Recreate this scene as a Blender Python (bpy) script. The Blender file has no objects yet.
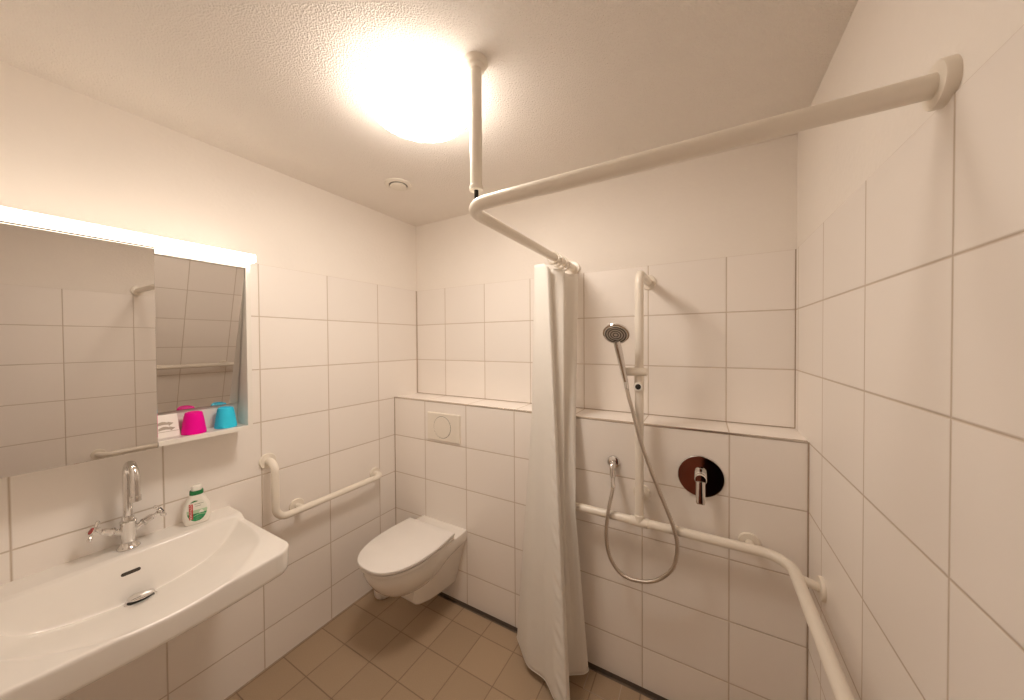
import bpy, bmesh, math
from mathutils import Vector, Matrix

S = bpy.context.scene
COL = S.collection
PI = math.pi
V = Vector

# ------------------------------------------------------------------ room measures (metres)
W = 2.1536          # right wall
ZC = 2.4083         # ceiling
P = 0.2122          # depth of the low wall in front of the back wall
ZL = 1.1953         # its top
ZT = 1.9368         # top edge of the wall tiles
YF = -1.93          # front wall, behind the camera
ZROW = 0.1886       # first horizontal tile joint, then every 25 cm

# ------------------------------------------------------------------ materials
def srgb(r, g, b):
    f = lambda c: (c/255)/12.92 if c/255 <= .04045 else ((c/255+.055)/1.055)**2.4
    return (f(r), f(g), f(b), 1)

class NT:
    def __init__(self, name):
        self.m = bpy.data.materials.new(name); self.m.use_nodes = True
        self.t = self.m.node_tree; self.n = self.t.nodes
        self.b = self.n['Principled BSDF']
    def node(self, kind, **kw):
        x = self.n.new(kind)
        for k, v in kw.items(): setattr(x, k, v)
        return x
    def link(self, a, b): self.t.links.new(a, b)
    def math(self, op, a, b=None, clamp=False):
        x = self.node('ShaderNodeMath', operation=op); x.use_clamp = clamp
        for i, s in enumerate((a, b)):
            if s is None: continue
            if isinstance(s, (int, float)): x.inputs[i].default_value = s
            else: self.link(s, x.inputs[i])
        return x.outputs[0]
    def coord(self):
        return self.node('ShaderNodeTexCoord').outputs['Object']
    def noise(self, vec, scale, detail=3, rough=.5):
        x = self.node('ShaderNodeTexNoise'); x.inputs['Scale'].default_value = scale
        x.inputs['Detail'].default_value = detail; x.inputs['Roughness'].default_value = rough
        self.link(vec, x.inputs['Vector']); return x.outputs['Fac']
    def ramp(self, fac, a, b, ca=(0, 0, 0, 1), cb=(1, 1, 1, 1)):
        x = self.node('ShaderNodeValToRGB'); e = x.color_ramp.elements
        e[0].position, e[0].color, e[1].position, e[1].color = a, ca, b, cb
        self.link(fac, x.inputs['Fac']); return x.outputs['Color']
    def mix(self, fac, a, b):
        x = self.node('ShaderNodeMix', data_type='RGBA')
        self.link(fac, x.inputs['Factor'])
        for s, k in ((a, 6), (b, 7)):
            if isinstance(s, tuple): x.inputs[k].default_value = s
            else: self.link(s, x.inputs[k])
        return x.outputs[2]
    def bump(self, h, dist, strength=1.0):
        x = self.node('ShaderNodeBump'); x.inputs['Distance'].default_value = dist
        x.inputs['Strength'].default_value = strength
        self.link(h, x.inputs['Height']); self.link(x.outputs[0], self.b.inputs['Normal'])

def plain(name, col, rough=.5, metal=0., spec=.5, var=.03, scale=12., bump=0., bscale=200., coat=0.):
    m = NT(name); v = m.coord(); n = m.noise(v, scale)
    a = tuple(max(0, c*(1-var)) for c in col[:3])+(1,); b = tuple(min(1, c*(1+var)) for c in col[:3])+(1,)
    m.link(m.ramp(n, .3, .7, a, b), m.b.inputs['Base Color'])
    m.b.inputs['Roughness'].default_value = rough; m.b.inputs['Metallic'].default_value = metal
    m.b.inputs['Specular IOR Level'].default_value = spec
    m.b.inputs['Coat Weight'].default_value = coat
    if bump: m.bump(m.noise(v, bscale), bump)
    return m.m

def tiles(name, ax_u, u0, du, ax_v, v0, dv, col, grout, gw=.0020, rough=.33, spec=.4, bump=.0012, var=.02, stipple=0.):
    m = NT(name); co = m.coord()
    sp = m.node('ShaderNodeSeparateXYZ'); m.link(co, sp.inputs[0])
    def dist(ax, o, d):
        t = m.math('DIVIDE', m.math('SUBTRACT', sp.outputs[ax], o), d)
        r = m.math('SUBTRACT', t, m.math('ROUND', t))
        return m.math('MULTIPLY', m.math('ABSOLUTE', r), d)
    def cell(ax, o, d):
        return m.math('FLOOR', m.math('DIVIDE', m.math('SUBTRACT', sp.outputs[ax], o), d))
    d = m.math('MINIMUM', dist(ax_u, u0, du), dist(ax_v, v0, dv))
    fac = m.ramp(d, gw*.32, gw*.62)                      # 0 in the joint, 1 on the tile
    cv = m.node('ShaderNodeCombineXYZ'); m.link(cell(ax_u, u0, du), cv.inputs[0]); m.link(cell(ax_v, v0, dv), cv.inputs[1])
    wn = m.node('ShaderNodeTexWhiteNoise', noise_dimensions='2D'); m.link(cv.outputs[0], wn.inputs['Vector'])
    lo = tuple(c*(1-var) for c in col[:3])+(1,); hi = tuple(min(1, c*(1+var)) for c in col[:3])+(1,)
    base = m.ramp(wn.outputs['Value'], 0, 1, lo, hi)
    if stipple:
        n = m.noise(co, 260., 2); k = m.ramp(n, .35, .7, (1-stipple,)*3+(1,), (1, 1, 1, 1))
        mm = m.node('ShaderNodeMix', data_type='RGBA', blend_type='MULTIPLY'); mm.inputs['Factor'].default_value = 1
        m.link(base, mm.inputs[6]); m.link(k, mm.inputs[7]); base = mm.outputs[2]
    m.link(m.mix(fac, grout, base), m.b.inputs['Base Color'])
    rr = m.node('ShaderNodeMapRange'); m.link(fac, rr.inputs[0]); rr.inputs[3].default_value = .85; rr.inputs[4].default_value = rough
    m.link(rr.outputs[0], m.b.inputs['Roughness'])
    m.b.inputs['Specular IOR Level'].default_value = spec
    soft = m.ramp(d, gw*.3, gw*1.4)
    h = m.math('ADD', m.math('MULTIPLY', soft, 1.), m.math('MULTIPLY', m.noise(co, 7., 2), .35))
    m.bump(h, bump)
    return m.m

TILE = (.86, .81, .762, 1); GROUT = (.53, .435, .345, 1)
M = {}
M['tile_left'] = tiles('white wall tile, left', 1, -.340, .3325, 2, ZROW, .25, TILE, GROUT)
M['tile_back'] = tiles('white wall tile, back', 0, .268, .3285, 2, ZROW, .25, TILE, GROUT)
M['tile_low'] = tiles('white wall tile, low wall', 0, .277, .3268, 2, ZROW, .25, TILE, GROUT)
M['tile_ledge'] = tiles('white wall tile, ledge', 0, .277, .3268, 1, -5., 20., TILE, GROUT)
M['tile_right'] = tiles('white wall tile, right', 1, -.362, .322, 2, ZROW, .25, TILE, GROUT)
M['tile_floor'] = tiles('brown floor tile', 0, .010, .1965, 1, -.3435, .1945, (.41, .30, .20, 1), (.22, .15, .10, 1), gw=.0026, rough=.55, spec=.3, var=.05, stipple=.12)
def stucco(name, col, scale, dist, rough=.95):
    m = NT(name); co = m.coord()
    n1 = m.noise(co, scale, 4, .6)
    vo = m.node('ShaderNodeTexVoronoi'); vo.inputs['Scale'].default_value = scale*1.1; m.link(co, vo.inputs['Vector'])
    h = m.math('ADD', n1, m.math('MULTIPLY', vo.outputs['Distance'], .5))
    m.bump(h, dist)
    n2 = m.noise(co, 5, 2)
    m.link(m.ramp(n2, .3, .7, tuple(c*.985 for c in col[:3])+(1,), col), m.b.inputs['Base Color'])
    m.b.inputs['Roughness'].default_value = rough; m.b.inputs['Specular IOR Level'].default_value = .15
    return m.m
M['ceiling'] = stucco('rough white ceiling plaster', (.90, .845, .785, 1), 190, .0048)
M['plaster'] = stucco('smooth white wall plaster', (.87, .82, .765, 1), 60, .0012)
M['silicone'] = plain('grey silicone joint', (.42, .335, .26, 1), .7)
M['steel_trim'] = plain('steel edge profile', (.72, .66, .6, 1), .25, 1.)
M['channel'] = plain('dark drain channel', (.17, .13, .10, 1), .5, .2)
M['ceramic'] = plain('white glazed ceramic', (.82, .785, .74, 1), .10, 0, .5, .01, coat=.3)
M['seat'] = plain('white satin plastic', (.80, .765, .73, 1), .28, 0, .5, .01)
M['tube'] = plain('cream coated tube', (.82, .76, .67, 1), .28, 0, .5, .015)
M['plastic'] = plain('cream plastic', (.80, .745, .66, 1), .35, 0, .5, .015)
M['chrome'] = plain('polished chrome', (.74, .72, .70, 1), .06, 1., .5, .01)
M['hose'] = plain('metal hose', (.62, .56, .50, 1), .28, 1., .5, .03)
M['rubber'] = plain('black rubber and gap shade', (.012, .011, .010, 1), .45)  # black rubber; also paints the shade under the waste cap
M['face'] = plain('light spray face', (.70, .66, .61, 1), .25, .3)
M['nozzle'] = plain('dark grey rubber nozzles', (.09, .08, .07, 1), .4)
M['mirror'] = plain('mirror glass', (.80, .78, .755, 1), .006, 1., .5, .003)
M['cabinet'] = plain('white cabinet board', (.83, .79, .73, 1), .35, 0, .5, .01)
M['gap_shade'] = plain('painted gap shade', (.05, .04, .03, 1), .8)  # dark colour standing in for shade in gaps and openings
M['red'] = plain('red enamel', (.35, .02, .015, 1), .25)
M['blue_dark'] = plain('dark blue enamel', (.015, .02, .05, 1), .25)
M['bottle'] = plain('white bottle plastic', (.86, .83, .77, 1), .3)
M['green'] = plain('green plastic', (.012, .19, .055, 1), .3)
M['label_white'] = plain('pale label', (.80, .80, .72, 1), .4)
M['label_green'] = plain('green label print', (.03, .30, .11, 1), .4, var=.25, scale=60)
M['label_light'] = plain('light green label print', (.45, .62, .42, 1), .4)
M['label_red'] = plain('red label print', (.55, .03, .03, 1), .4)
M['ink'] = plain('grey ink', (.22, .24, .20, 1), .6)
M['print_grey'] = plain('grey print', (.42, .36, .29, 1), .6)
M['card'] = plain('white card', (.86, .82, .76, 1), .55)
M['door'] = plain('red brown door', (.20, .045, .022, 1), .35, var=.12, scale=6)
M['hall'] = plain('dark hall wall', (.006, .005, .004, 1), .9)  # near-black colour stands in for the hall being unlit
M['hall_floor'] = plain('red brown hall floor', (.10, .022, .012, 1), .6)
def thin_plastic(name, col):
    m = NT(name); v = m.coord()
    m.link(m.ramp(m.noise(v, 30), .3, .7, tuple(c*.95 for c in col[:3])+(1,), col), m.b.inputs['Base Color'])
    m.b.inputs['Roughness'].default_value = .45; m.b.inputs['Specular IOR Level'].default_value = .2
    tr = m.node('ShaderNodeBsdfTranslucent'); tr.inputs[0].default_value = col
    mx = m.node('ShaderNodeMixShader'); mx.inputs[0].default_value = .18
    m.link(m.b.outputs[0], mx.inputs[1]); m.link(tr.outputs[0], mx.inputs[2])
    m.link(mx.outputs[0], m.n['Material Output'].inputs[0]); return m.m
M['pink'] = thin_plastic('pink plastic', (1., .0, .40, 1))
M['blue'] = thin_plastic('blue plastic', (.05, .74, 1., 1))
def cloth():
    m = NT('cream curtain cloth'); v = m.coord()
    m.link(m.ramp(m.noise(v, 14), .3, .7, (.88, .852, .805, 1), (.895, .867, .82, 1)), m.b.inputs['Base Color'])
    m.b.inputs['Roughness'].default_value = .65; m.b.inputs['Specular IOR Level'].default_value = .25
    mp = m.node('ShaderNodeMapping'); mp.inputs['Scale'].default_value = (1, 1, 2.2); m.link(v, mp.inputs[0])
    m.bump(m.noise(mp.outputs[0], 240, 2), .0004, .5)
    tr = m.node('ShaderNodeBsdfTranslucent'); tr.inputs[0].default_value = (.90, .87, .82, 1)
    mx = m.node('ShaderNodeMixShader'); mx.inputs[0].default_value = .28
    m.link(m.b.outputs[0], mx.inputs[1]); m.link(tr.outputs[0], mx.inputs[2])
    m.link(mx.outputs[0], m.n['Material Output'].inputs[0]); return m.m
M['cloth'] = cloth()
def glow(name, col, strength):
    m = NT(name); v = m.coord()
    m.link(m.ramp(m.noise(v, 3), 0, 1, tuple(c*.98 for c in col[:3])+(1,), col), m.b.inputs['Emission Color'])
    m.b.inputs['Emission Strength'].default_value = strength
    m.b.inputs['Base Color'].default_value = (.85, .82, .78, 1); m.b.inputs['Roughness'].default_value = .4
    return m.m
M['lamp_glow'] = glow('lit opal lamp glass', (1., .89, .78, 1), 42.)
M['lamp_side'] = glow('lit opal lamp rim', (1., .89, .78, 1), 4.)
M['fill_glow'] = glow('added strip underside fill', (1., .87, .72, 1), 16.)  # added source below the strip, brighter than its diffuser
M['up_glow'] = glow('lit strip top', (1., .87, .72, 1), 1.5)
M['led_glow'] = glow('lit light strip', (1., .88, .745, 1), 5.)

# ------------------------------------------------------------------ object helpers
def link(name, bm, mat, parent=None, smooth=False, auto=None):
    bmesh.ops.remove_doubles(bm, verts=bm.verts, dist=1e-6)
    bmesh.ops.recalc_face_normals(bm, faces=bm.faces)
    me = bpy.data.meshes.new(name); bm.to_mesh(me); bm.free()
    o = bpy.data.objects.new(name, me); COL.objects.link(o)
    mats = mat if isinstance(mat, (list, tuple)) else [mat]
    for m in mats: me.materials.append(M[m])
    if smooth:
        for p in me.polygons: p.use_smooth = True
        if auto is None: auto = 40
        me.set_sharp_from_angle(angle=math.radians(auto))
    if parent: o.parent = parent; o.matrix_parent_inverse = parent.matrix_basis.inverted()
    return o

def empty(name, loc, label, cat, group=None):
    o = bpy.data.objects.new(name, None); COL.objects.link(o); o.location = loc
    o.empty_display_size = .05
    return tag(o, label, cat, group)
def tag(o, label, cat, group=None):
    o['label'] = label; o['category'] = cat
    if group: o['group'] = group
    return o
def struct(o):
    o['kind'] = 'structure'; return o

def box(bm, a, b, bev=0., seg=2, mi=0):
    x0, y0, z0 = a; x1, y1, z1 = b
    c = [(x0, y0, z0), (x1, y0, z0), (x1, y1, z0), (x0, y1, z0), (x0, y0, z1), (x1, y0, z1), (x1, y1, z1), (x0, y1, z1)]
    v = [bm.verts.new(p) for p in c]
    fs = [bm.faces.new([v[i] for i in f]) for f in ((3, 2, 1, 0), (4, 5, 6, 7), (0, 1, 5, 4), (1, 2, 6, 5), (2, 3, 7, 6), (3, 0, 4, 7))]
    for f in fs: f.material_index = mi
    if bev:
        es = list({e for f in fs for e in f.edges})
        bmesh.ops.bevel(bm, geom=es, offset=bev, segments=seg, profile=.5, affect='EDGES', clamp_overlap=True)

def fillet(pts, r, n=8):
    pts = [V(p) for p in pts]; out = [pts[0]]
    for i in range(1, len(pts)-1):
        a, b, c = pts[i-1], pts[i], pts[i+1]
        rr = r[i] if isinstance(r, dict) else r
        d1 = (a-b).normalized(); d2 = (c-b).normalized()
        ang = d1.angle(d2); t = rr/math.tan(ang/2)
        t = min(t, (a-b).length*.98, (c-b).length*.98); rr = t*math.tan(ang/2)
        p1 = b+d1*t; ctr = b+(d1+d2).normalized()*(rr/math.sin(ang/2))
        p2 = b+d2*t; u = (p1-ctr); w = (p2-ctr); tot = u.angle(w); ax = u.cross(w).normalized()
        for k in range(n+1): out.append(ctr+Matrix.Rotation(tot*k/n, 3, ax) @ u)
    out.append(pts[-1]); return out

def tube(bm, pts, r, seg=16, caps=True, mi=0):
    pts = [V(p) for p in pts]; N = len(pts)
    rad = r if isinstance(r, (list, tuple)) else [r]*N
    T = []
    for i in range(N):
        d = pts[min(i+1, N-1)]-pts[max(i-1, 0)]; T.append(d.normalized())
    n = T[0].orthogonal().normalized(); rings = []
    for i in range(N):
        n = (n-T[i]*n.dot(T[i])).normalized(); b = T[i].cross(n)
        rings.append([bm.verts.new(pts[i]+(n*math.cos(2*PI*k/seg)+b*math.sin(2*PI*k/seg))*rad[i]) for k in range(seg)])
    for i in range(N-1):
        for k in range(seg):
            f = bm.faces.new((rings[i][k], rings[i][(k+1) % seg], rings[i+1][(k+1) % seg], rings[i+1][k])); f.material_index = mi
    if caps:
        bm.faces.new(rings[0][::-1]).material_index = mi; bm.faces.new(rings[-1]).material_index = mi

def lathe(bm, prof, origin, axis=(0, 0, 1), seg=40, mi=0, open_end=False):
    """prof: (radius, height) along the axis from the origin."""
    o = V(origin); ax = V(axis).normalized(); q = V((0, 0, 1)).rotation_difference(ax)
    rings = []
    for r, h in prof:
        if r < 1e-6: rings.append([bm.verts.new(o+q @ V((0, 0, h)))])
        else: rings.append([bm.verts.new(o+q @ V((r*math.cos(2*PI*k/seg), r*math.sin(2*PI*k/seg), h))) for k in range(seg)])
    for a, b in zip(rings, rings[1:]):
        for k in range(seg):
            k2 = (k+1) % seg
            if len(a) == 1 and len(b) == 1: continue
            if len(a) == 1: vs = (a[0], b[k], b[k2])
            elif len(b) == 1: vs = (a[k], a[k2], b[0])
            else: vs = (a[k], a[k2], b[k2], b[k])
            bm.faces.new(vs).material_index = mi
    if not open_end:
        if len(rings[0]) > 1: bm.faces.new(rings[0][::-1]).material_index = mi
        if len(rings[-1]) > 1: bm.faces.new(rings[-1]).material_index = mi

def loft(bm, loops, cap0=True, cap1=True, mi=0):
    rs = [[bm.verts.new(p) for p in l] for l in loops]; n = len(rs[0])
    for a, b in zip(rs, rs[1:]):
        for k in range(n):
            bm.faces.new((a[k], a[(k+1) % n], b[(k+1) % n], b[k])).material_index = mi
    if cap0: bm.faces.new(rs[0][::-1]).material_index = mi
    if cap1: bm.faces.new(rs[-1]).material_index = mi

def prism(bm, outline, d0, d1, frame, bev=0):
    """outline in 2-D; frame(u, v, d) -> point"""
    a = [bm.verts.new(frame(u, v, d0)) for u, v in outline]; b = [bm.verts.new(frame(u, v, d1)) for u, v in outline]
    n = len(a); fs = [bm.faces.new(a[::-1]), bm.faces.new(b)]
    for k in range(n): bm.faces.new((a[k], a[(k+1) % n], b[(k+1) % n], b[k]))
    if bev: bmesh.ops.bevel(bm, geom=list(fs[1].edges), offset=bev, segments=3, profile=.5, affect='EDGES')

new = bmesh.new
def sstep(a, b, x):
    t = max(0, min(1, (x-a)/(b-a))); return t*t*(3-2*t)

# ================================================================== the setting
T = .0025   # tiles stand 4 mm proud of the plaster
bm = new(); box(bm, (-.15, YF-.15, -.15), (W+.15, -P-.0295, 0))
struct(link('floor', bm, 'tile_floor'))
bm = new(); box(bm, (-.15, YF-.15, ZC), (W+.15, .15, ZC+.12))
struct(link('ceiling', bm, 'ceiling'))

def clad(name, mats, plaster, tilebox):
    bm = new(); box(bm, *plaster, mi=0); box(bm, *tilebox, bev=.0015, seg=1, mi=1)
    for f in bm.faces:
        c = f.calc_center_median()
    return struct(link(name, bm, mats))
def clad2(name, mats, plaster, tilebox):
    bm = new(); box(bm, *plaster, mi=0); box(bm, *tilebox, mi=1)
    return struct(link(name, bm, mats))
clad2('wall_left', ['plaster', 'tile_left'], ((-.15, YF-.15, -.15), (-T, .15, ZC)), ((-T-.01, YF-.1, -.12), (0, .1, ZT)))
clad2('wall_right', ['plaster', 'tile_right'], ((W+T, YF-.15, -.15), (W+.15, .15, ZC)), ((W, YF-.1, -.12), (W+T+.01, .1, ZT)))
clad2('wall_back', ['plaster', 'tile_back'], ((-.1, T, -.15), (W+.1, .15, ZC)), ((-.05, 0, -.12), (W+.05, T+.01, ZT)))
# low tiled wall with a ledge
bm = new(); box(bm, (-.02, -P, .004), (W+.02, .005, ZL-.002), mi=0)
for f in bm.faces:
    if f.calc_center_median().z > ZL-.01: f.material_index = 1
struct(link('wall_back_low', bm, ['tile_low', 'tile_ledge']))
# front wall behind the camera: doorway with a sliding door left partly open
DX0, DX1, DZ = 1.56, 2.06, 2.08
bm = new()
box(bm, (-.15, YF-.12, -.15), (DX0, YF, ZC)); box(bm, (DX1, YF-.12, -.15), (W+.15, YF, ZC)); box(bm, (DX0, YF-.12, DZ), (DX1, YF, ZC))
struct(link('wall_front', bm, 'plaster'))
bm = new(); box(bm, (DX0-.04, YF-.165, .004), (1.815, YF-.125, DZ+.03), bev=.003)
d = struct(link('door_1', bm, 'door'))
bm = new(); tube(bm, fillet([(1.77, YF-.125, .90), (1.77, YF-.075, .90), (1.77, YF-.075, 1.20), (1.77, YF-.125, 1.20)], .02), .009)
link('door_handle', bm, 'chrome', d, True)
bm = new(); box(bm, (.3, YF-1.9, -.12), (2.6, YF-.15, -.001))
struct(link('floor_hall', bm, 'hall_floor'))
bm = new(); box(bm, (.3, YF-1.95, -.1), (2.6, YF-1.9, 2.4)); box(bm, (.25, YF-1.9, -.1), (.3, YF-.17, 2.4)); box(bm, (2.6, YF-1.9, -.1), (2.65, YF-.151, 2.4)); box(bm, (.25, YF-1.95, 2.4), (2.65, YF-.151, 2.45))
struct(link('wall_hall', bm, 'hall'))

# joints and profiles
def trim(i, a, b, mat, bev=0):
    bm = new(); box(bm, a, b, bev); struct(link('trim_%d' % i, bm, mat))
trim(1, (0, -.0035, ZL), (.0035, 0, ZT), 'silicone')                     # upper left corner
trim(2, (W-.0035, -.0035, ZL), (W, 0, ZT), 'silicone')                   # upper right corner
trim(3, (0, -P-.0035, 0), (.0035, -P, ZL), 'silicone')                   # low wall, left corner
trim(4, (W-.0045, -P-.0045, 0), (W, -P, ZL-.003), 'silicone')            # low wall, right corner
trim(5, (.004, -P-.0022, ZL-.0065), (W-.004, -P+.006, ZL+.0012), 'steel_trim', .0008)   # edge of the ledge
trim(6, (0, YF, 0), (.0045, -P, .0035), 'silicone')                      # floor, left wall
trim(7, (W-.0045, YF, 0), (W, -P, .0035), 'silicone')
trim(8, (.004, -.003, ZL-.001), (W-.004, 0, ZL+.002), 'silicone')        # back of the ledge

# ================================================================== drain channel along the low wall
ch = empty('floor_drain', (W/2, -P-.015, -.03), 'narrow dark drain gutter along the foot of the tiled back wall', 'drain')
bm = new(); box(bm, (0, -P-.029, -.04), (W, -P+.03, -.018)); box(bm, (0, -P+.0005, -.03), (W, -P+.03, .003))
link('gutter', bm, 'channel', ch)
bm = new(); box(bm, (1.16, -P-.0305, -.03), (1.372, -P-.0285, .0012)); link('edge_strip', bm, 'steel_trim', ch)
# lift-out tile beside the gutter
bm = new()
gx0, gx1, gy0, gy1 = 1.352, 1.50, -.343, -P-.031
for a, b in (((gx0, gy0), (gx0+.003, gy1)), ((gx0, gy0-.0015), (gx1, gy0+.0015)), ((gx1, gy0), (gx1+.003, gy1))):
    box(bm, (a[0], a[1], -.002), (b[0], b[1], .0006))
link('cover_joint', bm, 'silicone', ch)

# ================================================================== ceiling lamp
lc = (.972, -.933)
lamp = empty('ceiling_lamp', (lc[0], lc[1], ZC), 'round lit opal lamp on the ceiling', 'lamp')
bm = new(); lathe(bm, [(0, 0), (.15, 0), (.15, -.012), (0, -.012)], (lc[0], lc[1], ZC-.0005)); link('lamp_base', bm, 'plastic', lamp, True)
bm = new()
prof = [(.1665, -.004), (.169, -.02), (.169, -.042), (.1675, -.054), (.160, -.064), (.145, -.070), (.12, -.072), (.08, -.0735), (.03, -.0745), (0, -.0748)]
lathe(bm, [(.150, -.004)]+prof, (lc[0], lc[1], ZC), seg=72, open_end=True)
for f in bm.faces:
    if f.calc_center_median().z > ZC-.046: f.material_index = 1
link('lamp_shade', bm, ['lamp_glow', 'lamp_side'], lamp, True)

# ceiling vent
vent = empty('ceiling_vent', (.404, -.521, ZC), 'small round white air valve on the ceiling beyond the lamp', 'vent')
bm = new(); lathe(bm, [(.070, 0), (.069, -.004), (.060, -.009), (.052, -.010), (.047, -.008), (.046, 0)], (.404, -.521, ZC), seg=48); link('vent_ring', bm, 'plastic', vent, True)
bm = new(); lathe(bm, [(.020, 0), (.020, -.006), (.041, -.008), (.0425, -.012), (.040, -.0155), (.02, -.0165), (0, -.0165)], (.404, -.521, ZC), seg=48); link('vent_disc', bm, 'plastic', vent, True)
bm = new(); lathe(bm, [(.0465, 0), (.0465, -.0052), (.0, -.0052)], (.404, -.521, ZC), seg=40); link('vent_throat', bm, 'gap_shade', vent, True)

# ================================================================== shower curtain rail
RZ, RX, RY, RR = 1.9662, 1.197, -.983, .0185
rail = empty('curtain_rail', (1.21, -.95, ZC), 'white tubular shower curtain rail bent at the ceiling pole', 'curtain rail')
bm = new(); tube(bm, fillet([(W-.004, RY, RZ), (RX, RY, RZ), (RX, -.004, RZ)], .085, 16), RR, 24); link('rail_tube', bm, 'tube', rail, True)
flp = [(.036, 0), (.036, .013), (.0345, .0155), (.022, .016), (.0195, .0165)]
bm = new(); lathe(bm, flp, (W+T, RY, RZ), (-1, 0, 0)); link('wall_flange', bm, 'tube', rail, True)
bm = new(); lathe(bm, [(.036, 0), (.036, .013), (.0345, .0155), (.022, .016), (.0195, .0165)], (RX, T, RZ), (0, -1, 0)); link('wall_flange', bm, 'tube', rail, True)
PX, PY = 1.2205, -.951
bm = new(); tube(bm, [(PX, PY, ZC-.02), (PX, PY, 2.03)], .0185, 24); lathe(bm, [(.021, 0), (.021, .012), (.019, .014)], (PX, PY, 2.022)); pole = link('ceiling_pole', bm, 'tube', rail, True)
bm = new(); lathe(bm, [(.038, 0), (.038, -.005), (.034, -.011), (.0285, -.013), (.0285, -.022), (.022, -.025), (.018, -.025)], (PX, PY, ZC)); link('ceiling_flange', bm, 'tube', pole, True)
bm = new(); tube(bm, [(PX, PY, 2.024), (PX, PY, RZ+.012)], .0068, 14); link('threaded_rod', bm, 'rubber', pole, True)

# curtain rings
ring_y = [-.297, -.240, -.185, -.130]
for i, y in enumerate(ring_y):
    bm = new(); pts = []
    R = .0285; c = V((RX, y, RZ-.005)); tilt = (.45, -.3, .3, -.3)[i]
    rot = Matrix.Rotation(tilt, 3, 'Z')
    n = 28
    prev = [c+rot @ V((R*math.cos(2*PI*k/n), 0, R*math.sin(2*PI*k/n))) for k in range(n)]
    # closed torus
    ringsv = []
    for k in range(n):
        t = (prev[(k+1) % n]-prev[k-1]).normalized(); rad = (prev[k]-c).normalized(); b = t.cross(rad)
        ringsv.append([bm.verts.new(prev[k]+(rad*math.cos(2*PI*j/8)+b*math.sin(2*PI*j/8))*.0046) for j in range(8)])
    for k in range(n):
        for j in range(8):
            bm.faces.new((ringsv[k][j], ringsv[k][(j+1) % 8], ringsv[(k+1) % n][(j+1) % 8], ringsv[(k+1) % n][j]))
    o = link('curtain_ring', bm, 'plastic', None, True)
    tag(o, ['white curtain ring on the rail, nearest the bend', 'white curtain ring on the rail, second from the bend', 'white curtain ring on the rail, second from the back wall',
            'white curtain ring on the rail, closest to the back wall'][i], 'ring', 'rings of the shower curtain')

# ================================================================== shower curtain
top = [(1.170, -.285), (1.105, -.300), (1.113, -.312), (1.130, -.316), (1.148, -.319), (1.163, -.320), (1.176, -.318), (1.184, -.302), (1.172, -.280), (1.200, -.262), (1.232, -.245), (1.222, -.215), (1.197, -.185), (1.212, -.150), (1.242, -.118), (1.250, -.085), (1.225, -.060), (1.19, -.052), (1.165, -.050)]
mid = [(1.185, -.300), (1.096, -.316), (1.108, -.342), (1.140, -.354), (1.175, -.362), (1.210, -.371), (1.233, -.378), (1.236, -.355), (1.216, -.335), (1.232, -.327), (1.256, -.318), (1.252, -.302), (1.236, -.288), (1.255, -.277), (1.281, -.268), (1.290, -.247), (1.265, -.234), (1.23, -.230), (1.20, -.228)]
bot = [(1.120, -.262), (.990, -.288), (1.035, -.345), (1.110, -.412), (1.204, -.432), (1.277, -.490), (1.338, -.512), (1.333, -.462), (1.262, -.398), (1.276, -.374), (1.292, -.360), (1.306, -.350), (1.320, -.341), (1.336, -.331), (1.352, -.318), (1.362, -.295), (1.345, -.272), (1.30, -.262), (1.24, -.258)]
def spline(ctrl, s):
    n = len(ctrl)-1; x = s*n; i = min(int(x), n-1); t = x-i
    p = [V(ctrl[max(0, min(n, j))]+(0,)) for j in (i-1, i, i+1, i+2)]
    k = .42
    m1 = (p[2]-p[0])*k; m2 = (p[3]-p[1])*k
    t2, t3 = t*t, t*t*t
    return p[1]*(2*t3-3*t2+1)+m1*(t3-2*t2+t)+p[2]*(-2*t3+3*t2)+m2*(t3-t2)
low = []
for (ax, ay), (bx_, by_) in zip(mid, bot):
    t = (1.20-.785)/(1.20-.045); x, y = ax+(bx_-ax)*t, ay+(by_-ay)*t
    if x > 1.19 and len(low) > 7: y = min(y-.03, -.302-.4*(x-1.235 if x > 1.235 else 0))
    low.append((x, y))
ZTOP, ZMID, ZLOW, ZBOT = 1.935, 1.20, .785, .045
def cur(s, t):
    z = ZTOP+(ZBOT-ZTOP)*t; tm = (ZTOP-ZMID)/(ZTOP-ZBOT)
    tl = (ZTOP-ZLOW)/(ZTOP-ZBOT)
    a, m, l, b = spline(top, s), spline(mid, s), spline(low, s), spline(bot, s)
    if t < tm: q = a.lerp(m, t/tm)
    elif t < tl: q = m.lerp(l, (t-tm)/(tl-tm))
    else: q = l.lerp(b, (t-tl)/(1-tl))
    drop = .019*sstep(.26, .36, s)+.004*(1-math.cos(2*PI*(s-.33)*6))*(s > .33)
    zz = z-drop*max(0, 1-t/.25)
    # crinkles along the free hem
    h = math.exp(-((s-.305)/.022)**2)*.0032*math.sin(z*120+1.7*math.sin(z*31)+90*(s-.3))*min(1, t*2.2)
    q = q+V((-.5*h, -h, 0))
    return V((q.x, q.y, zz))
bm = new(); NS, NTt = 200, 110
g = [[bm.verts.new(cur(i/NS, j/NTt)) for i in range(NS+1)] for j in range(NTt+1)]
for j in range(NTt):
    for i in range(NS): bm.faces.new((g[j][i], g[j][i+1], g[j+1][i+1], g[j+1][i]))
c_root = empty('shower_curtain', (1.22, -.33, .045), 'cream shower curtain gathered at the back wall end of the rail', 'curtain')
cu = link('curtain_cloth', bm, 'cloth', c_root, True, 180)
sm = cu.modifiers.new('thickness', 'SOLIDIFY'); sm.thickness = .0012; sm.offset = 0
bm = new(); tube(bm, [cur(i/NS, 1.) for i in range(NS+1)], .0022, 6); link('hem', bm, 'bottle', c_root, True)

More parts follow.
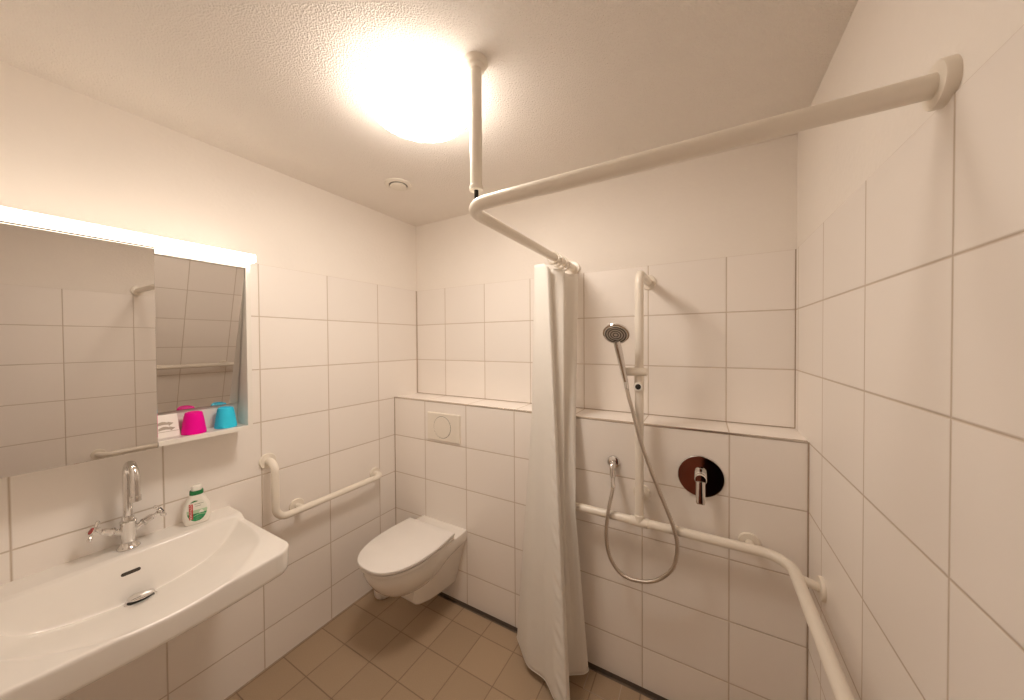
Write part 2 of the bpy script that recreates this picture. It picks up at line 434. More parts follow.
# ================================================================== grab rail and riser in the shower
GZ, GO, GR = .785, .066, .0178
gy = -P-GO; gx = W-GO
gr = empty('shower_grab_rail', (1.59, gy, GZ), 'white L-shaped grab rail around the shower with upright riser', 'grab rail')
bm = new(); tube(bm, fillet([(1.225, -P-.004, GZ), (1.225, gy, GZ), (gx, gy, GZ), (gx, -1.19, GZ), (W-.004, -1.19, GZ)], {1: .05, 2: .085, 3: .05}, 10), GR, 22); link('rail_tube', bm, 'tube', gr, True)
disc = [(.036, 0), (.036, .008), (.0345, .0105), (.024, .011), (.0175, .0115)]
def flange(parent, o, ax, prof=disc, name='flange'):
    bm = new(); lathe(bm, prof, o, ax, 36); return link(name, bm, 'tube', parent, True)
flange(gr, (1.225, -P, GZ), (0, -1, 0)); flange(gr, (W, -1.19, GZ), (-1, 0, 0))
f = flange(gr, (1.976, -P, GZ-.006), (0, -1, 0)); bm = new(); tube(bm, [(1.976, -P-.004, GZ-.006), (1.976, gy, GZ)], .0140, 16); link('bracket_arm', bm, 'tube', f, True)
f = flange(gr, (W, -.386, GZ-.016), (-1, 0, 0)); bm = new(); tube(bm, [(W-.004, -.386, GZ-.016), (gx, -.386, GZ)], .0140, 16); link('bracket_arm', bm, 'tube', f, True)
# riser
rx = 1.583
bm = new(); tube(bm, fillet([(rx, gy, GZ), (rx, gy, 1.853), (rx, -.004, 1.853)], .05, 10), GR, 22); ri = link('riser_tube', bm, 'tube', gr, True)
flange(ri, (rx, 0, 1.853), (0, -1, 0))
f = flange(ri, (rx, -P, .888), (0, -1, 0)); bm = new(); tube(bm, [(rx, -P-.004, .888), (rx, gy, .888)], .0140, 16); link('bracket_arm', bm, 'tube', f, True)
bm = new(); tube(bm, [(rx-.038, gy, GZ), (rx-.035, gy, GZ), (rx+.035, gy, GZ), (rx+.038, gy, GZ)], [.0175, .0205, .0205, .0175], 24); tube(bm, [(rx, gy, GZ), (rx, gy, GZ+.03), (rx, gy, GZ+.033)], [.0205, .0205, .0175], 24); link('tee_sleeve', bm, 'tube', gr, True)
# slider with cone holder
sl = new(); tube(sl, [(rx, gy, 1.345), (rx, gy, 1.348), (rx, gy, 1.452), (rx, gy, 1.455)], [.0175, .0195, .0195, .0175], 24)
HC = V((1.526, gy-.032, 1.432))
tube(sl, [(rx+.034, gy-.014, 1.432), (rx+.031, gy-.014, 1.432), (rx-.02, gy-.022, 1.432), (HC.x-.006, HC.y, 1.432), (HC.x-.014, HC.y-.002, 1.432)], [.014, .0175, .0175, .0185, .0150], 20)
slide = link('holder_slider', sl, 'tube', gr, True)
bm = new(); cd = V((.23, -1.5, .18)).normalized(); kc = V((rx, gy, 1.368))+V((-.12, -1., 0)).normalized()*.017
lathe(bm, [(.0185, 0), (.0185, .008), (.016, .012), (.0125, .0125)], kc, cd, 32); kn = link('clamp_knob', bm, 'bottle', slide, True)
bm = new(); lathe(bm, [(.0115, .009), (.0115, .0128), (.010, .0135), (0, .0135)], kc, cd, 28); link('knob_cap', bm, 'rubber', kn, True)

# ================================================================== hand shower
hs = empty('hand_shower', (HC.x, HC.y, HC.z-.03), 'chrome hand shower with round head in the riser holder', 'hand shower')
h0 = V((HC.x+.007, HC.y+.000, HC.z-.040)); h1 = V((1.514, HC.y-.055, 1.535)); h2 = V((1.510, HC.y-.080, 1.580))
bm = new(); hp = []
for k in range(15):
    t = k/14; hp.append((h0.lerp(h1, t)).lerp(h1.lerp(h2, t), t*.6))
tube(bm, hp, [.0105+.0042*min(1, t/9)-.001*max(0, (t-11)/3) for t in range(15)], 18); link('handle', bm, 'chrome', hs, True)
hdir = V((.02, -.74, -.67)).normalized(); hc = h2+V((0, .004, .012))
bm = new(); lathe(bm, [(0, -.026), (.016, -.026), (.034, -.020), (.050, -.008), (.0535, .000), (.052, .004), (.047, .005)], hc, hdir, 44); head = link('shower_head', bm, 'chrome', hs, True)
bm = new(); lathe(bm, [(.047, .0045), (.044, .0065), (.02, .0075), (0, .0075)], hc, hdir, 44, open_end=True); fc = link('spray_face', bm, 'face', head, True)
for rr in (.040, .030, .020, .010):
    bm = new(); lathe(bm, [(rr-.0028, .0060), (rr-.0022, .0084), (rr, .0092), (rr+.0022, .0084), (rr+.0028, .0060)], hc, hdir, 40, open_end=True)
    link('nozzle_ring', bm, 'nozzle', fc, True)

# hose
OC = V((1.461, -P, 1.003))
ctl = [h0+V((0, .001, .004)), h0+V((.011, -.006, -.055)), V((1.564, -.319, 1.265)), V((1.592, -.320, 1.155)), V((1.632, -.318, 1.037)), V((1.676, -.316, .925)), V((1.717, -.314, .817)), V((1.732, -.312, .735)), V((1.715, -.306, .645)), V((1.660, -.300, .575)), V((1.597, -.298, .543)), V((1.520, -.300, .545)), V((1.467, -.306, .605)), V((1.450, -.310, .70)), V((1.458, -.309, .81)), V((1.471, -.285, .900)), V((1.468, -.264, .950))]
def crv(ctrl, n):
    out = []
    N = len(ctrl)-1
    for k in range(n+1):
        x = k/n*N; i = min(int(x), N-1); t = x-i
        p = [ctrl[max(0, min(N, j))] for j in (i-1, i, i+1, i+2)]
        m1 = (p[2]-p[0])*.5; m2 = (p[3]-p[1])*.5
        out.append(p[1]*(2*t**3-3*t*t+1)+m1*(t**3-2*t*t+t)+p[2]*(-2*t**3+3*t*t)+m2*(t**3-t*t))
    return out
hose = empty('shower_hose', (1.6, -.30, .54), 'looped metal hose between the hand shower and the wall outlet', 'hose')
pts = crv(ctl, 640)
bm = new(); tube(bm, pts, [.0078+.0006*math.sin(k*PI/2) for k in range(len(pts))], 12); link('hose_tube', bm, 'hose', hose, True, 180)
bm = new(); d = (pts[12]-pts[0]).normalized(); tube(bm, [pts[0]-d*.004, pts[0]+d*.034, pts[0]+d*.04], [.0095, .0095, .0075], 16); link('hose_nut', bm, 'chrome', hose, True)
bm = new(); d = (pts[-1]-pts[-12]).normalized(); tube(bm, [pts[-1]-d*.045, pts[-1]-d*.038, pts[-1]+d*.004], [.0075, .0095, .0095], 16); link('hose_nut', bm, 'chrome', hose, True)

# wall outlet
wo = empty('hose_outlet', OC, 'round chrome wall outlet feeding the shower hose', 'wall outlet')
bm = new(); lathe(bm, [(.029, 0), (.029, .005), (.026, .011), (.018, .014)], OC, (0, -1, 0), 36); link('rosette', bm, 'chrome', wo, True)
bm = new(); tube(bm, fillet([OC+V((0, -.010, 0)), OC+V((.002, -.047, 0)), OC+V((.007, -.051, -.052))], .018), .0125, 18); link('elbow', bm, 'chrome', wo, True)

# ================================================================== shower mixer
MC = V((1.812, -P, 1.003))
mx = empty('shower_mixer', MC, 'round chrome shower mixer with lever on the low tiled wall', 'shower mixer')
bm = new(); lathe(bm, [(.0855, 0), (.0855, .004), (.0840, .0066), (.0825, .0072)], MC, (0, -1, 0), 72); link('cover_plate', bm, 'chrome', mx, True, 12)
bm = new(); lathe(bm, [(.0225, .006), (.0225, .026), (.0205, .028), (.0205, .031), (.0225, .033), (.0225, .052), (.019, .057), (0, .058)], MC+V((0, 0, .004)), (0, -1, 0), 36); cl = link('lever_hub', bm, 'chrome', mx, True)
bm = new(); loops = []
for t, w, th in ((0, .0165, .011), (.25, .0165, .010), (.6, .0165, .008), (.92, .0165, .0065), (1, .0145, .005)):
    c = MC+V((0, -.050-.012*t, -.004-.086*t)); nrm = V((0, -.99, .13)).normalized(); l = []
    for k in range(20):
        a = 2*PI*k/20; ca, sa = math.cos(a), math.sin(a)
        l.append(c+V((1, 0, 0))*w*math.copysign(abs(ca)**.5, ca)+nrm*th*math.copysign(abs(sa)**.5, sa))
    loops.append(l)
loft(bm, loops); link('lever', bm, 'chrome', cl, True, 30)

# ================================================================== flush plate
FC = V((.437, -P, 1.041))
fp = empty('flush_plate', FC, 'white rectangular flush plate with round button above the toilet', 'flush plate')
bm = new(); box(bm, (FC.x-.128, -P-.012, FC.z-.085), (FC.x+.128, -P+.001, FC.z+.085), bev=.004)
link('plate', bm, 'plastic', fp)
bm = new(); lathe(bm, [(.0655, 0), (.0655, .0018), (.0645, .0026), (.0, .003)], (FC.x-.006, -P-.0119, FC.z), (0, -1, 0), 56); link('button', bm, 'plastic', fp, True, 30)
bm = new(); lathe(bm, [(.0655, 0), (.0675, 0), (.0675, .0006), (.0655, .0006), (.0655, 0)], (FC.x-.006, -P-.0119, FC.z), (0, -1, 0), 56, open_end=True); link('button_gap_shade', bm, 'gap_shade', fp)  # flat dark ring painting the shaded gap around the button

# ================================================================== toilet
TX = .428
wc = empty('toilet', (TX, -P, .10), 'white wall-hung toilet with closed lid', 'toilet')
def dloop(hw, yf, yb, ye, ex, z, n=48, hwb=None):
    """D outline: straight from the back edge yb to ye, then a superellipse to the front yf."""
    pts = []
    if hwb is None: hwb = hw
    ns = 8
    for k in range(ns): t = k/ns; pts.append((TX+hwb+(hw-hwb)*sstep(0, 1, t), yb+(ye-yb)*t, z))
    for k in range(n+1):
        a = PI*k/n; c, s = math.cos(a), math.sin(a)
        pts.append((TX+hw*math.copysign(abs(c)**(2/ex), c), ye+(yf-ye)*abs(s)**(2/ex), z))
    for k in range(1, ns+1): t = 1-k/ns; pts.append((TX-hwb-(hw-hwb)*sstep(0, 1, t), yb+(ye-yb)*t, z))
    return pts
bm = new()
yb = -P
loft(bm, [dloop(.172, -.726, yb, -.45, 2.4, .4500), dloop(.1765, -.733, yb, -.45, 2.4, .4480), dloop(.178, -.737, yb, -.45, 2.4, .442),
          dloop(.178, -.741, yb, -.45, 2.4, .425), dloop(.1765, -.740, yb, -.45, 2.4, .405), dloop(.172, -.733, yb, -.45, 2.35, .385), dloop(.163, -.719, yb-.004, -.45, 2.3, .36, hwb=.150),
          dloop(.150, -.700, yb-.02, -.45, 2.2, .33, hwb=.120), dloop(.132, -.672, yb-.05, -.45, 2.1, .30, hwb=.1), dloop(.108, -.636, yb-.08, -.45, 2., .27, hwb=.08), dloop(.078, -.592, yb-.11, -.45, 2., .245, hwb=.06), dloop(.04, -.535, yb-.14, -.45, 2., .228, hwb=.03)][::-1])
# skirt under the bowl
sk = []
for y, a, b, zb, zt in ((-P, .172, .086, .100, .42), (-.25, .150, .084, .104, .40), (-.32, .136, .081, .112, .38), (-.42, .122, .078, .129, .36), (-.49, .108, .075, .153, .34), (-.515, .098, .068, .166, .335), (-.527, .085, .055, .185, .33)):
    l = []
    r = .012
    l = [(TX+a, y, zt), (TX+b+.004, y, zb+.02), (TX+b, y, zb+.008), (TX+b-.008, y, zb), (TX-b+.008, y, zb), (TX-b, y, zb+.008), (TX-b-.004, y, zb+.02), (TX-a, y, zt)]
    sk.append(l)
loft(bm, sk)
link('bowl', bm, 'ceramic', wc, True, 32)
def slab(name, mat, z0, z1, hw, hwb, yf, ye, ybk, ex, par, r=.0022):
    bm = new()
    mk = lambda i, z: dloop(hw-i, yf+i, ybk-i*.6, ye, ex, z, hwb=hwb-i)
    sh = V((.008, 0, 0)); mk_ = mk; mk = lambda i, z: [V(p)+sh for p in mk_(i, z)]
    loft(bm, [mk(r, z0), mk(r*.3, z0+r*.3), mk(0, z0+r), mk(0, z1-r), mk(r*.3, z1-r*.3), mk(r, z1)])
    return link(name, bm, mat, par, True, 50)
slab('seat_ring', 'seat', .4560, .4685, .181, .172, -.762, -.48, -.335, 2.5, wc)
slab('lid', 'seat', .4765, .4925, .186, .175, -.772, -.48, -.330, 2.45, wc, .003)
for s in (-1, 1):
    bm = new(); tube(bm, [(TX+s*.145, -.336, .4615), (TX+s*.175, -.336, .4615)], .0105, 16); box(bm, (TX+s*.150-.012, -.348, .449), (TX+s*.150+.012, -.322, .462), bev=.003); link('hinge', bm, 'seat', wc, True)

# small holder standing behind the bowl
bh = empty('toilet_brush_holder', (.098, -.40, 0), 'small white holder standing on the floor half hidden behind the toilet bowl', 'brush holder')
bm = new(); lathe(bm, [(.040, 0), (.050, .006), (.055, .02), (.056, .10), (.054, .16), (.05, .165), (.02, .17)], (.098, -.40, 0), (0, 0, 1), 36); link('holder_cup', bm, 'seat', bh, True)
bm = new(); lathe(bm, [(.016, .168), (.010, .19), (.009, .25), (.006, .255)], (.098, -.40, 0), (0, 0, 1), 18); link('brush_handle', bm, 'seat', bh, True)

# ================================================================== grab rail by the toilet
tg = empty('toilet_grab_rail', (.07, -.98, .73), 'white L-shaped grab rail between washbasin and toilet', 'grab rail')
o = .072
bm = new(); tube(bm, fillet([(.004, -.981, .998), (o, -.981, .998), (o, -.981, .731), (o, -.378, .731), (.004, -.378, .731)], {1: .045, 2: .055, 3: .045}, 12), .0165, 22); link('rail_tube', bm, 'tube', tg, True)
flange(tg, (0, -.981, .998), (1, 0, 0)); flange(tg, (0, -.378, .731), (1, 0, 0))
f = flange(tg, (0, -.853, .727), (1, 0, 0)); bm = new(); tube(bm, [(.004, -.853, .727), (o, -.853, .731)], .0140, 16); link('bracket_arm', bm, 'tube', f, True)

# ================================================================== washbasin
BY, HWB = -1.452, .318
wb = empty('washbasin', (0, BY, .74), 'wide white ceramic washbasin on the left wall', 'washbasin')
def xf(y):
    a = abs(y); r = .062; b = HWB-r
    if a <= b: return .545-.018*(a/b)**2
    return (.545-.018-r)+math.sqrt(max(0, r*r-(a-b)**2))
def smax(a, b, k):
    h = max(k-abs(a-b), 0)/k; return max(a, b)+h*h*k*.25
def smin(a, b, k): return -smax(-a, -b, k)
def zsink(x, y):
    ay = abs(y)
    rim = .845+(.823-.845)*sstep(.095, .150, x)
    back = .8475-(x-.112)*2.6
    floor_ = .7075+.043*(ay/.24)**2+.285*(x-.170)
    side = .822-(.302-ay)*1.15
    z = smax(smax(back, floor_, .014), side, .05)
    if x < .112: z = .845
    z = smin(z, rim, .003)
    z = min(z, .845)
    return z
def outer(y_, x_, d):   # outward offset in plan of a point on the outline
    return None
ys = [HWB*math.sin(PI/2*(k/60)) for k in range(-60, 61)]
NA = 80
av = [.17*k/10 for k in range(10)]+[.17+.15*k/50 for k in range(50)]+[.32+.68*k/44 for k in range(45)]
NA = len(av)-1
bm = new(); grid = []
for y in ys:
    row = []; X = xf(y)
    for a in av:
        x = a*X; row.append(bm.verts.new((x, BY+y, zsink(x, y))))
    grid.append(row)
for i in range(len(ys)-1):
    for k in range(NA): bm.faces.new((grid[i][k], grid[i+1][k], grid[i+1][k+1], grid[i][k+1]))
# outline loop: one side, front, other side
ol = [v.co.copy() for v in grid[0]]+[r[-1].co.copy() for r in grid[1:-1]]+[v.co.copy() for v in grid[-1]][::-1]
n = len(ol); nor = []
for i in range(n):
    if i < NA-2: nn = V((0, -1, 0))
    elif i > n-1-NA+2: nn = V((0, 1, 0))
    else:
        t = ol[min(i+1, n-1)]-ol[max(i-1, 0)]; nn = V((t.y, -t.x, 0)).normalized() if V((t.y, -t.x, 0)).length > 0 else V((1, 0, 0))
        if nn.dot(V((ol[i].x-.25, ol[i].y-BY, 0))) < 0: nn = -nn
    nor.append(nn)
def band(off, zf): return [V((max(0, p.x+m.x*off) if p.x > 1e-4 else 0, p.y+m.y*off, zf(p.z))) for p, m in zip(ol, nor)]
bands = [ol, band(.0022, lambda z: z-.0006), band(.0042, lambda z: z-.0028), band(.0052, lambda z: z-.0065), band(.0054, lambda z: z-.012), band(.0030, lambda z: .756), band(.0022, lambda z: .747), band(-.001, lambda z: .742), band(-.006, lambda z: .7395), band(-.035, lambda z: .7385), band(-.17, lambda z: .702)]
bv = [[bm.verts.new(p) for p in b] for b in bands]
for a, b in zip(bv, bv[1:]):
    for k in range(n-1): bm.faces.new((a[k], a[k+1], b[k+1], b[k]))
bm.faces.new(bv[-1])
link('basin', bm, 'ceramic', wb, True, 45)
# overflow slot on the sloping back, its inner shade painted as a dark plug
bm = new(); sx = .1345; sl_ = V((1, 0, -2.6)).normalized(); sn = V((2.6, 0, 1)).normalized()
oc = V((sx, BY-.002, zsink(sx, 0)))
outl = [(.0175*s1+.0055*math.cos(a), .0055*math.sin(a)) for s1, r0 in ((1, -PI/2), (-1, PI/2)) for a in [r0+PI*k/10 for k in range(11)]]
prism(bm, outl, -.004, .0006, lambda u, v, d: oc+V((0, 1, 0))*u+sl_*v+sn*d); link('overflow_slot', bm, 'gap_shade', wb)
# waste
dc = V((.208, BY+.004, zsink(.208, 0)+.002)); dn = V((-.10, 0, 1)).normalized()
bm = new(); lathe(bm, [(.0375, -.001), (.0370, .0015), (.033, .0025), (.029, .0005), (.026, -.006)], dc, dn, 40, open_end=True); ws = link('waste', bm, 'chrome', wb, True)
bm = new(); lathe(bm, [(0, -.001), (.031, -.001), (.0305, .0016), (.020, .0018), (.020, .009), (0, .009)], dc, dn, 30); link('waste_gap_shade', bm, 'rubber', ws, True)  # black filler painting the shade between ring and cap
bm = new(); lathe(bm, [(.0, .0085), (.028, .0085), (.0315, .0105), (.031, .0130), (.024, .0152), (0, .0160)], dc, dn, 40); link('waste_cap', bm, 'chrome', ws, True)

# ================================================================== basin tap
F = V((.058, -1.443, .8452))
tp = empty('basin_tap', F, 'chrome two-handle basin tap with tall curved spout', 'tap')
bm = new(); lathe(bm, [(.0285, 0), (.0285, .003), (.026, .006), (.021, .011), (.0175, .020), (.0175, .030), (.020, .042), (.0205, .085), (.0215, .088), (.0215, .094), (.017, .098), (.016, .106), (.0155, .112), (.012, .113)], F, (0, 0, 1), 36); link('body', bm, 'chrome', tp, True)
bm = new(); tube(bm, fillet([F+V((0, 0, .10)), F+V((0, 0, .302)), F+V((.092, 0, .302)), F+V((.092, 0, .200))], .0458, 14), .0118, 22)
lathe(bm, [(.012, 0), (.0140, .002), (.0140, .018), (.012, .020)], F+V((.092, 0, .184)), (0, 0, 1), 26); link('spout', bm, 'chrome', tp, True)
for s, ins in ((-1, 'red'), (1, 'blue_dark')):
    d = V((.10, s*.86, .50)).normalized(); p0 = F+V((0, s*.012, .058))
    bm = new()
    tube(bm, [p0, p0+d*.030], [.0105, .0100], 18); lathe(bm, [(.0125, .026), (.0140, .028), (.0140, .033), (.0125, .035), (.0115, .052), (.009, .055), (.0085, .058)], p0, d, 8); ar = link('valve_arm', bm, 'chrome', tp, True, 30)
    bm = new(); lathe(bm, [(.0045, .054), (.0045, .068), (.0085, .071), (.0130, .0735), (.0130, .080), (.0105, .083), (0, .0835)], p0, d, 24)
    u = d.orthogonal().normalized(); w = d.cross(u)
    for k in range(4):
        a = PI/4+k*PI/2+.35; e = u*math.cos(a)+w*math.sin(a); c = p0+d*.077
        tube(bm, [c+e*.006, c+e*.021, c+e*.026, c+e*.031], [.0045, .0046, .0066, .0045], 10)
    hd = link('cross_handle', bm, 'chrome', ar, True)
    bm = new(); lathe(bm, [(.0104, .0832), (.0098, .0850), (0, .0858)], p0, d, 20); link('temperature_mark', bm, ins, hd, True)

# ================================================================== soap bottle
BC = V((.056, -1.258, .8453)); brot = Matrix.Rotation(math.radians(-14), 3, 'Z')
bt = empty('soap_bottle', BC, 'white soap bottle with green collar on the washbasin ledge', 'soap bottle')
def bw(z):   # half width of the bottle at height z
    k = [(0, .0335), (.004, .0372), (.015, .0400), (.035, .0425), (.055, .0420), (.075, .0375), (.095, .0290), (.110, .0225), (.118, .0195)]
    for (a, va), (b, vb) in zip(k, k[1:]):
        if z <= b: t = (z-a)/(b-a); return va+(vb-va)*sstep(0, 1, t)*.5+(vb-va)*t*.5
    return k[-1][1]
def bd(z): return .0195*(1-.25*max(0, z-.06)/.06) if z > .006 else .0165+.003*z/.006
def bp(v): return BC+brot @ V(v)
def bring(z, hw=None, hd=None, ex=2.6, lean=0):
    hw = hw or bw(z); hd = hd or bd(z); l = []
    for k in range(40):
        a = 2*PI*k/40; c, s = math.cos(a), math.sin(a)
        l.append(bp((hd*math.copysign(abs(c)**(2/ex), c), hw*math.copysign(abs(s)**(2/ex), s), z+lean*hw*s)))
    return l
bm = new(); loft(bm, [bring(z) for z in (0, .002, .006, .015, .025, .035, .045, .055, .065, .075, .085, .095, .105, .112, .118)]); link('bottle_body', bm, 'bottle', bt, True)
bm = new(); loft(bm, [bring(.115, .0195, .0155), bring(.1165, .0212, .0165), bring(.130, .0205, .016), bring(.1315, .019, .015)]); link('collar', bm, 'green', bt, True)
bm = new(); loft(bm, [bring(.130, .0150, .0135), bring(.137, .0160, .0140), bring(.146, .0165, .0140, lean=.15), bring(.1505, .0125, .0110, lean=.2), bring(.1520, .006, .006, lean=.2)]); link('cap', bm, 'bottle', bt, True)
def bx(y, z, off):   # front surface of the bottle
    hw, hd = bw(z), bd(z); t = min(.98, abs(y)/hw)
    return bp((hd*(1-t**2.6)**(1/2.6)+off, y, z))
def patch(fn, nu, nv, off):
    bm = new(); g = [[bm.verts.new(bx(*fn(i/nu, j/nv), off)) for i in range(nu+1)] for j in range(nv+1)]
    for j in range(nv):
        for i in range(nu):
            try: bm.faces.new((g[j][i], g[j][i+1], g[j+1][i+1], g[j+1][i]))
            except ValueError: pass
    return bm
lab = None
def oval(cz, ry, rz, z0, z1):   # part of an oval between two heights
    def fn(u, v):
        z = z0+(z1-z0)*v; h = ry*math.sqrt(max(0, 1-((z-cz)/rz)**2)); return ((2*u-1)*h, z)
    return fn
bm = patch(oval(.056, .0305, .043, .0135, .0985), 16, 24, .0004); lab = link('label', bm, 'label_white', bt, True)
bm = patch(oval(.056, .0300, .043, .014, .0440), 16, 14, .0008); link('label_green_panel', bm, 'label_green', lab, True)
bm = patch(oval(.056, .0300, .043, .0440, .0580), 16, 6, .0008); link('label_pale_panel', bm, 'label_light', lab, True)
def quad(y0, y1, za, zb): return lambda u, v: (y0+(y1-y0)*u, za+(zb-za)*v)
bm = patch(quad(-.0235, -.0120, .023, .0830), 4, 14, .0012); red = link('label_red_strip', bm, 'label_red', lab, True)
bm = patch(lambda u, v: (-.020+.024*u, .087+.004*u+.006*v*math.sin(PI*u)), 8, 3, .0012); link('label_leaf', bm, 'green', lab, True)
bm = patch(lambda u, v: (.004+.017*u, .044+(.012*math.sin(PI*u))*v), 8, 3, .0014); link('label_flower', bm, 'label_white', lab, True)
bm = patch(lambda u, v: (-.010+.036*u, .0335+.005*math.sin(PI*u)+.0022*v), 8, 2, .0014); link('label_band', bm, 'label_light', lab, True)
for y0, y1, z in ((-.008, .019, .0800), (-.005, .012, .0720), (-.004, .014, .0275), (-.003, .006, .0195)):
    bm = new(); g = [[bm.verts.new(bx(y0+(y1-y0)*i/6, z+k*.0016, .0014)) for i in range(7)] for k in range(2)]
    for i in range(6): bm.faces.new((g[0][i], g[0][i+1], g[1][i+1], g[1][i]))
    link('label_line', bm, 'ink', lab, True)
cv = bpy.data.curves.new('brand_lettering', 'FONT'); cv.body = 'BOROTALCO'; cv.size = .0092; cv.align_x = 'CENTER'; cv.align_y = 'CENTER'; cv.extrude = .0001
to = bpy.data.objects.new('tmp', cv); COL.objects.link(to)
me = bpy.data.meshes.new_from_object(to.evaluated_get(bpy.context.evaluated_depsgraph_get())); bpy.data.objects.remove(to)
for v in me.vertices:   # stand the word on end and wrap it on the strip
    u, w = v.co.x, v.co.y; v.co = bx(-.01775-w, .053+u*1.0, .0017+v.co.z)
tx = bpy.data.objects.new('brand_lettering', me); COL.objects.link(tx); me.materials.append(M['bottle']); tx.parent = red; tx.matrix_parent_inverse = red.matrix_world.inverted()

# ================================================================== mirror cabinet
CY0, CY1, CZ0, CZ1, CX = -1.795, -1.089, 1.193, 1.905, .125
cb = empty('mirror_cabinet', (0, (CY0+CY1)/2, CZ0), 'white mirror cabinet with lit strip along its top above the washbasin', 'mirror cabinet')
th = .017
bm = new(); box(bm, (0.0005, CY0+.002, CZ0+.002), (.030, CY1-.002, CZ1-.002)); link('back_panel', bm, 'cabinet', cb)
bm = new(); box(bm, (0.0005, CY0, CZ0), (CX-.021, CY1, CZ0+th)); box(bm, (CX-.03, -1.379, CZ0), (CX, CY1, CZ0+th)); link('shelf_board', bm, 'cabinet', cb)
bm = new(); box(bm, (0.0005, CY0, CZ1-.012), (CX-.021, CY1, CZ1)); box(bm, (CX-.002, -1.379, CZ1-.0215), (CX, CY1-th, CZ1-.012)); box(bm, (CX-.03, -1.379, CZ1-.012), (CX, CY1, CZ1)); link('top_board', bm, 'cabinet', cb)
for y, xx in ((CY1-th, CX), (CY0, CX-.021)):
    bm = new(); box(bm, (0.0005, y, CZ0+th), (xx, y+th, CZ1-.012)); link('side_panel', bm, 'cabinet', cb)
bm = new(); box(bm, (.030, -1.400, CZ0+th), (CX-.021, -1.385, CZ1-.012)); link('divider_panel', bm, 'cabinet', cb)
# fixed mirror front, left part
bm = new(); box(bm, (CX-.020, CY0+.001, CZ0-.003), (CX-.004, -1.380, CZ1-.003)); mf = link('mirror_door', bm, 'cabinet', cb)
bm = new(); box(bm, (CX-.0045, CY0+.001, CZ0-.003), (CX, -1.380, CZ1-.003), bev=.001, seg=1); link('mirror_pane', bm, 'mirror', mf)
# tilted mirror in the open part, leaning out at the top by eight degrees
th8 = math.radians(8); tz0, tz1 = 1.3025, 1.882
up = V((math.sin(th8), 0, math.cos(th8))); nn = V((math.cos(th8), 0, -math.sin(th8))); L = (tz1-tz0)/math.cos(th8)
p0 = V((.040, 0, tz0))
def mpt(y, s, d): q = p0+up*s+nn*d; return (q.x, y, q.z)
bm = new()
a = [bm.verts.new(mpt(y, s, d)) for d in (-.004, 0) for y, s in ((-1.384, 0), (-1.1085, 0), (-1.1085, L), (-1.384, L))]
for f in ((3, 2, 1, 0), (4, 5, 6, 7), (0, 1, 5, 4), (1, 2, 6, 5), (2, 3, 7, 6), (3, 0, 4, 7)): bm.faces.new([a[i] for i in f])
link('tilting_mirror', bm, 'mirror', cb)
# light strip
LY0, LY1 = -1.815, -1.074
bm = new(); box(bm, (.0005, LY0, 1.9115), (.061, LY1, 1.9440), bev=.002); ls = link('light_strip', bm, 'cabinet', cb)
bm = new(); box(bm, (.070, LY0+.003, 1.9425), (.140, LY1-.003, 1.9445), bev=.0008); link('strip_uplight', bm, 'up_glow', ls)
bm = new(); box(bm, (.128, LY0+.006, 1.9085), (.143, LY1-.006, 1.9115), bev=.0008); link('strip_fill', bm, 'fill_glow', ls)  # extra glow added to brighten the inner side panel of the niche
bm = new(); box(bm, (.060, LY0+.001, 1.9105), (.146, LY1-.001, 1.9430), bev=.003); link('strip_diffuser', bm, 'led_glow', ls)
bm = new(); box(bm, (.0005, LY0+.04, CZ1-.001), (.110, LY1-.04, 1.914)); link('strip_gap_shade', bm, 'gap_shade', ls)  # dark strip painting the shaded gap between cabinet top and light strip

# ================================================================== things on the cabinet shelf
SZ = CZ0+th+.0002
def cup(x, y, mat, label):
    o = empty('tumbler', (x, y, SZ), label, 'cup', 'plastic tumblers on the cabinet shelf')
    bm = new()
    prof = [(.0345, 0), (.0367, .0005), (.0372, .004), (.0362, .018), (.0348, .022), (.0325, .042), (.0285, .068), (.0262, .079), (.0245, .0825), (.020, .0830), (0, .0830),
            ]
    inner = [(0, .0805), (.0225, .0805), (.0245, .078), (.027, .066), (.031, .042), (.0333, .022), (.0345, .0)]
    lathe(bm, prof+inner, (x, y, SZ), (0, 0, 1), 48, open_end=True); b = link('cup_wall', bm, mat, o, True)
    bm = new(); lathe(bm, [(.0185, .0829), (.0185, .0845), (.0165, .0845), (.0165, .0829)], (x, y, SZ), (0, 0, 1), 36, open_end=True); link('foot_ring', bm, mat, o, True)
cup(.077, -1.268, 'pink', 'pink plastic tumbler upside down on the cabinet shelf')
cup(.070, -1.164, 'blue', 'blue plastic tumbler upside down on the cabinet shelf')
cd_ = empty('instruction_card', (.06, -1.335, SZ), 'small white card with two printed arrows leaning in the cabinet', 'card')
c0, c1 = V((.074, 0, SZ+.0003)), V((.0400, 0, SZ+.082)); cu_ = (c1-c0).normalized(); cn = V((cu_.z, 0, -cu_.x)); CLn = (c1-c0).length
def cpt(y, s, d): q = c0+cu_*s+cn*d; return V((q.x, y, q.z))
bm = new(); a = [bm.verts.new(cpt(y, s, d)) for d in (0, .0012) for y, s in ((-1.372, 0), (-1.307, 0), (-1.307, CLn), (-1.372, CLn))]
for f in ((3, 2, 1, 0), (4, 5, 6, 7), (0, 1, 5, 4), (1, 2, 6, 5), (2, 3, 7, 6), (3, 0, 4, 7)): bm.faces.new([a[i] for i in f])
pn = link('card_panel', bm, 'card', cd_)
bm = new(); a = [bm.verts.new(cpt(y, s, .0014)) for y, s in ((-1.372, .0215), (-1.309, .0215), (-1.309, .0232), (-1.372, .0232))]; bm.faces.new(a); link('fold_line', bm, 'print_grey', pn)
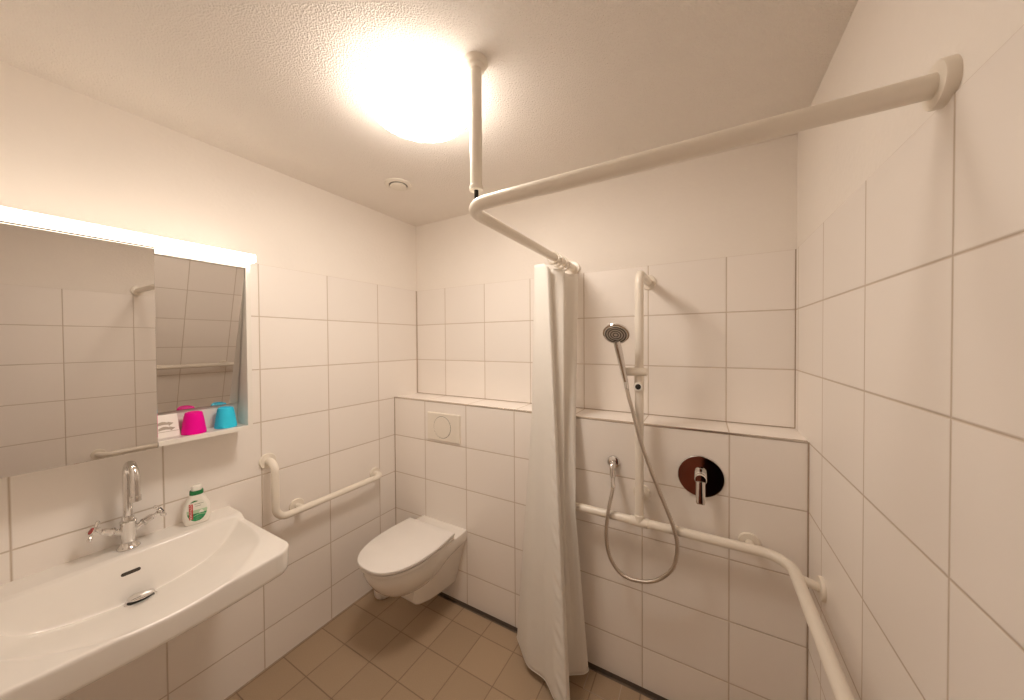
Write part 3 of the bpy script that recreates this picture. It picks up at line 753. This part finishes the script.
for sc, yc in ((.050, -1.345), (.031, -1.342)):
    bm = new(); up_, lo_ = [], []
    for k in range(9):
        t = k/8; y = yc-.022+.032*t; up_.append((y, sc+.0115*math.sin(PI*(.12+.72*t)))); lo_.append((y, sc-.005+.0045*math.sin(PI*(.1+.7*t))))
    A = [bm.verts.new(cpt(y, s, .0014)) for y, s in up_]; B = [bm.verts.new(cpt(y, s, .0014)) for y, s in lo_]
    for k in range(8): bm.faces.new((A[k], A[k+1], B[k+1], B[k]))
    h = [bm.verts.new(cpt(y, s, .0014)) for y, s in ((yc+.008, sc+.010), (yc+.025, sc+.003), (yc+.011, sc-.007))]; bm.faces.new(h)
    link('printed_arrow', bm, 'print_grey', pn)

# ================================================================== camera
cx, cy, cz, yaw, pitch, roll, fpx, uy = 1.821, -1.791, 1.56, -.5184, -.0139, -.0063, 335.5875, 346.9335
fw = V((math.sin(yaw)*math.cos(pitch), math.cos(yaw)*math.cos(pitch), math.sin(pitch)))
rt = V((math.cos(yaw), -math.sin(yaw), 0)); upv = rt.cross(fw)
r2 = rt*math.cos(roll)+upv*math.sin(roll); u2 = upv*math.cos(roll)-rt*math.sin(roll)
cam = bpy.data.cameras.new('camera'); co = bpy.data.objects.new('camera', cam); COL.objects.link(co)
mw = Matrix((r2, u2, -fw)).transposed().to_4x4(); mw.translation = (cx, cy, cz); co.matrix_world = mw
cam.sensor_fit = 'HORIZONTAL'; cam.sensor_width = 36; cam.lens = fpx/1024*36
cam.shift_y = (uy-350)/1024; cam.clip_start = .02
S.camera = co

# ================================================================== light and view
w = bpy.data.worlds.new('world'); S.world = w; w.use_nodes = True
w.node_tree.nodes['Background'].inputs[0].default_value = (.02, .018, .015, 1)
w.node_tree.nodes['Background'].inputs[1].default_value = .2
S.view_settings.view_transform = 'Standard'; S.view_settings.look = 'None'
S.view_settings.gamma = 1; S.view_settings.use_curve_mapping = False
S.view_settings.exposure = .09
S.cycles.max_bounces = 14; S.cycles.diffuse_bounces = 8; S.cycles.glossy_bounces = 6
S.cycles.use_denoising = True
S.cycles.caustics_reflective = False; S.cycles.caustics_refractive = False
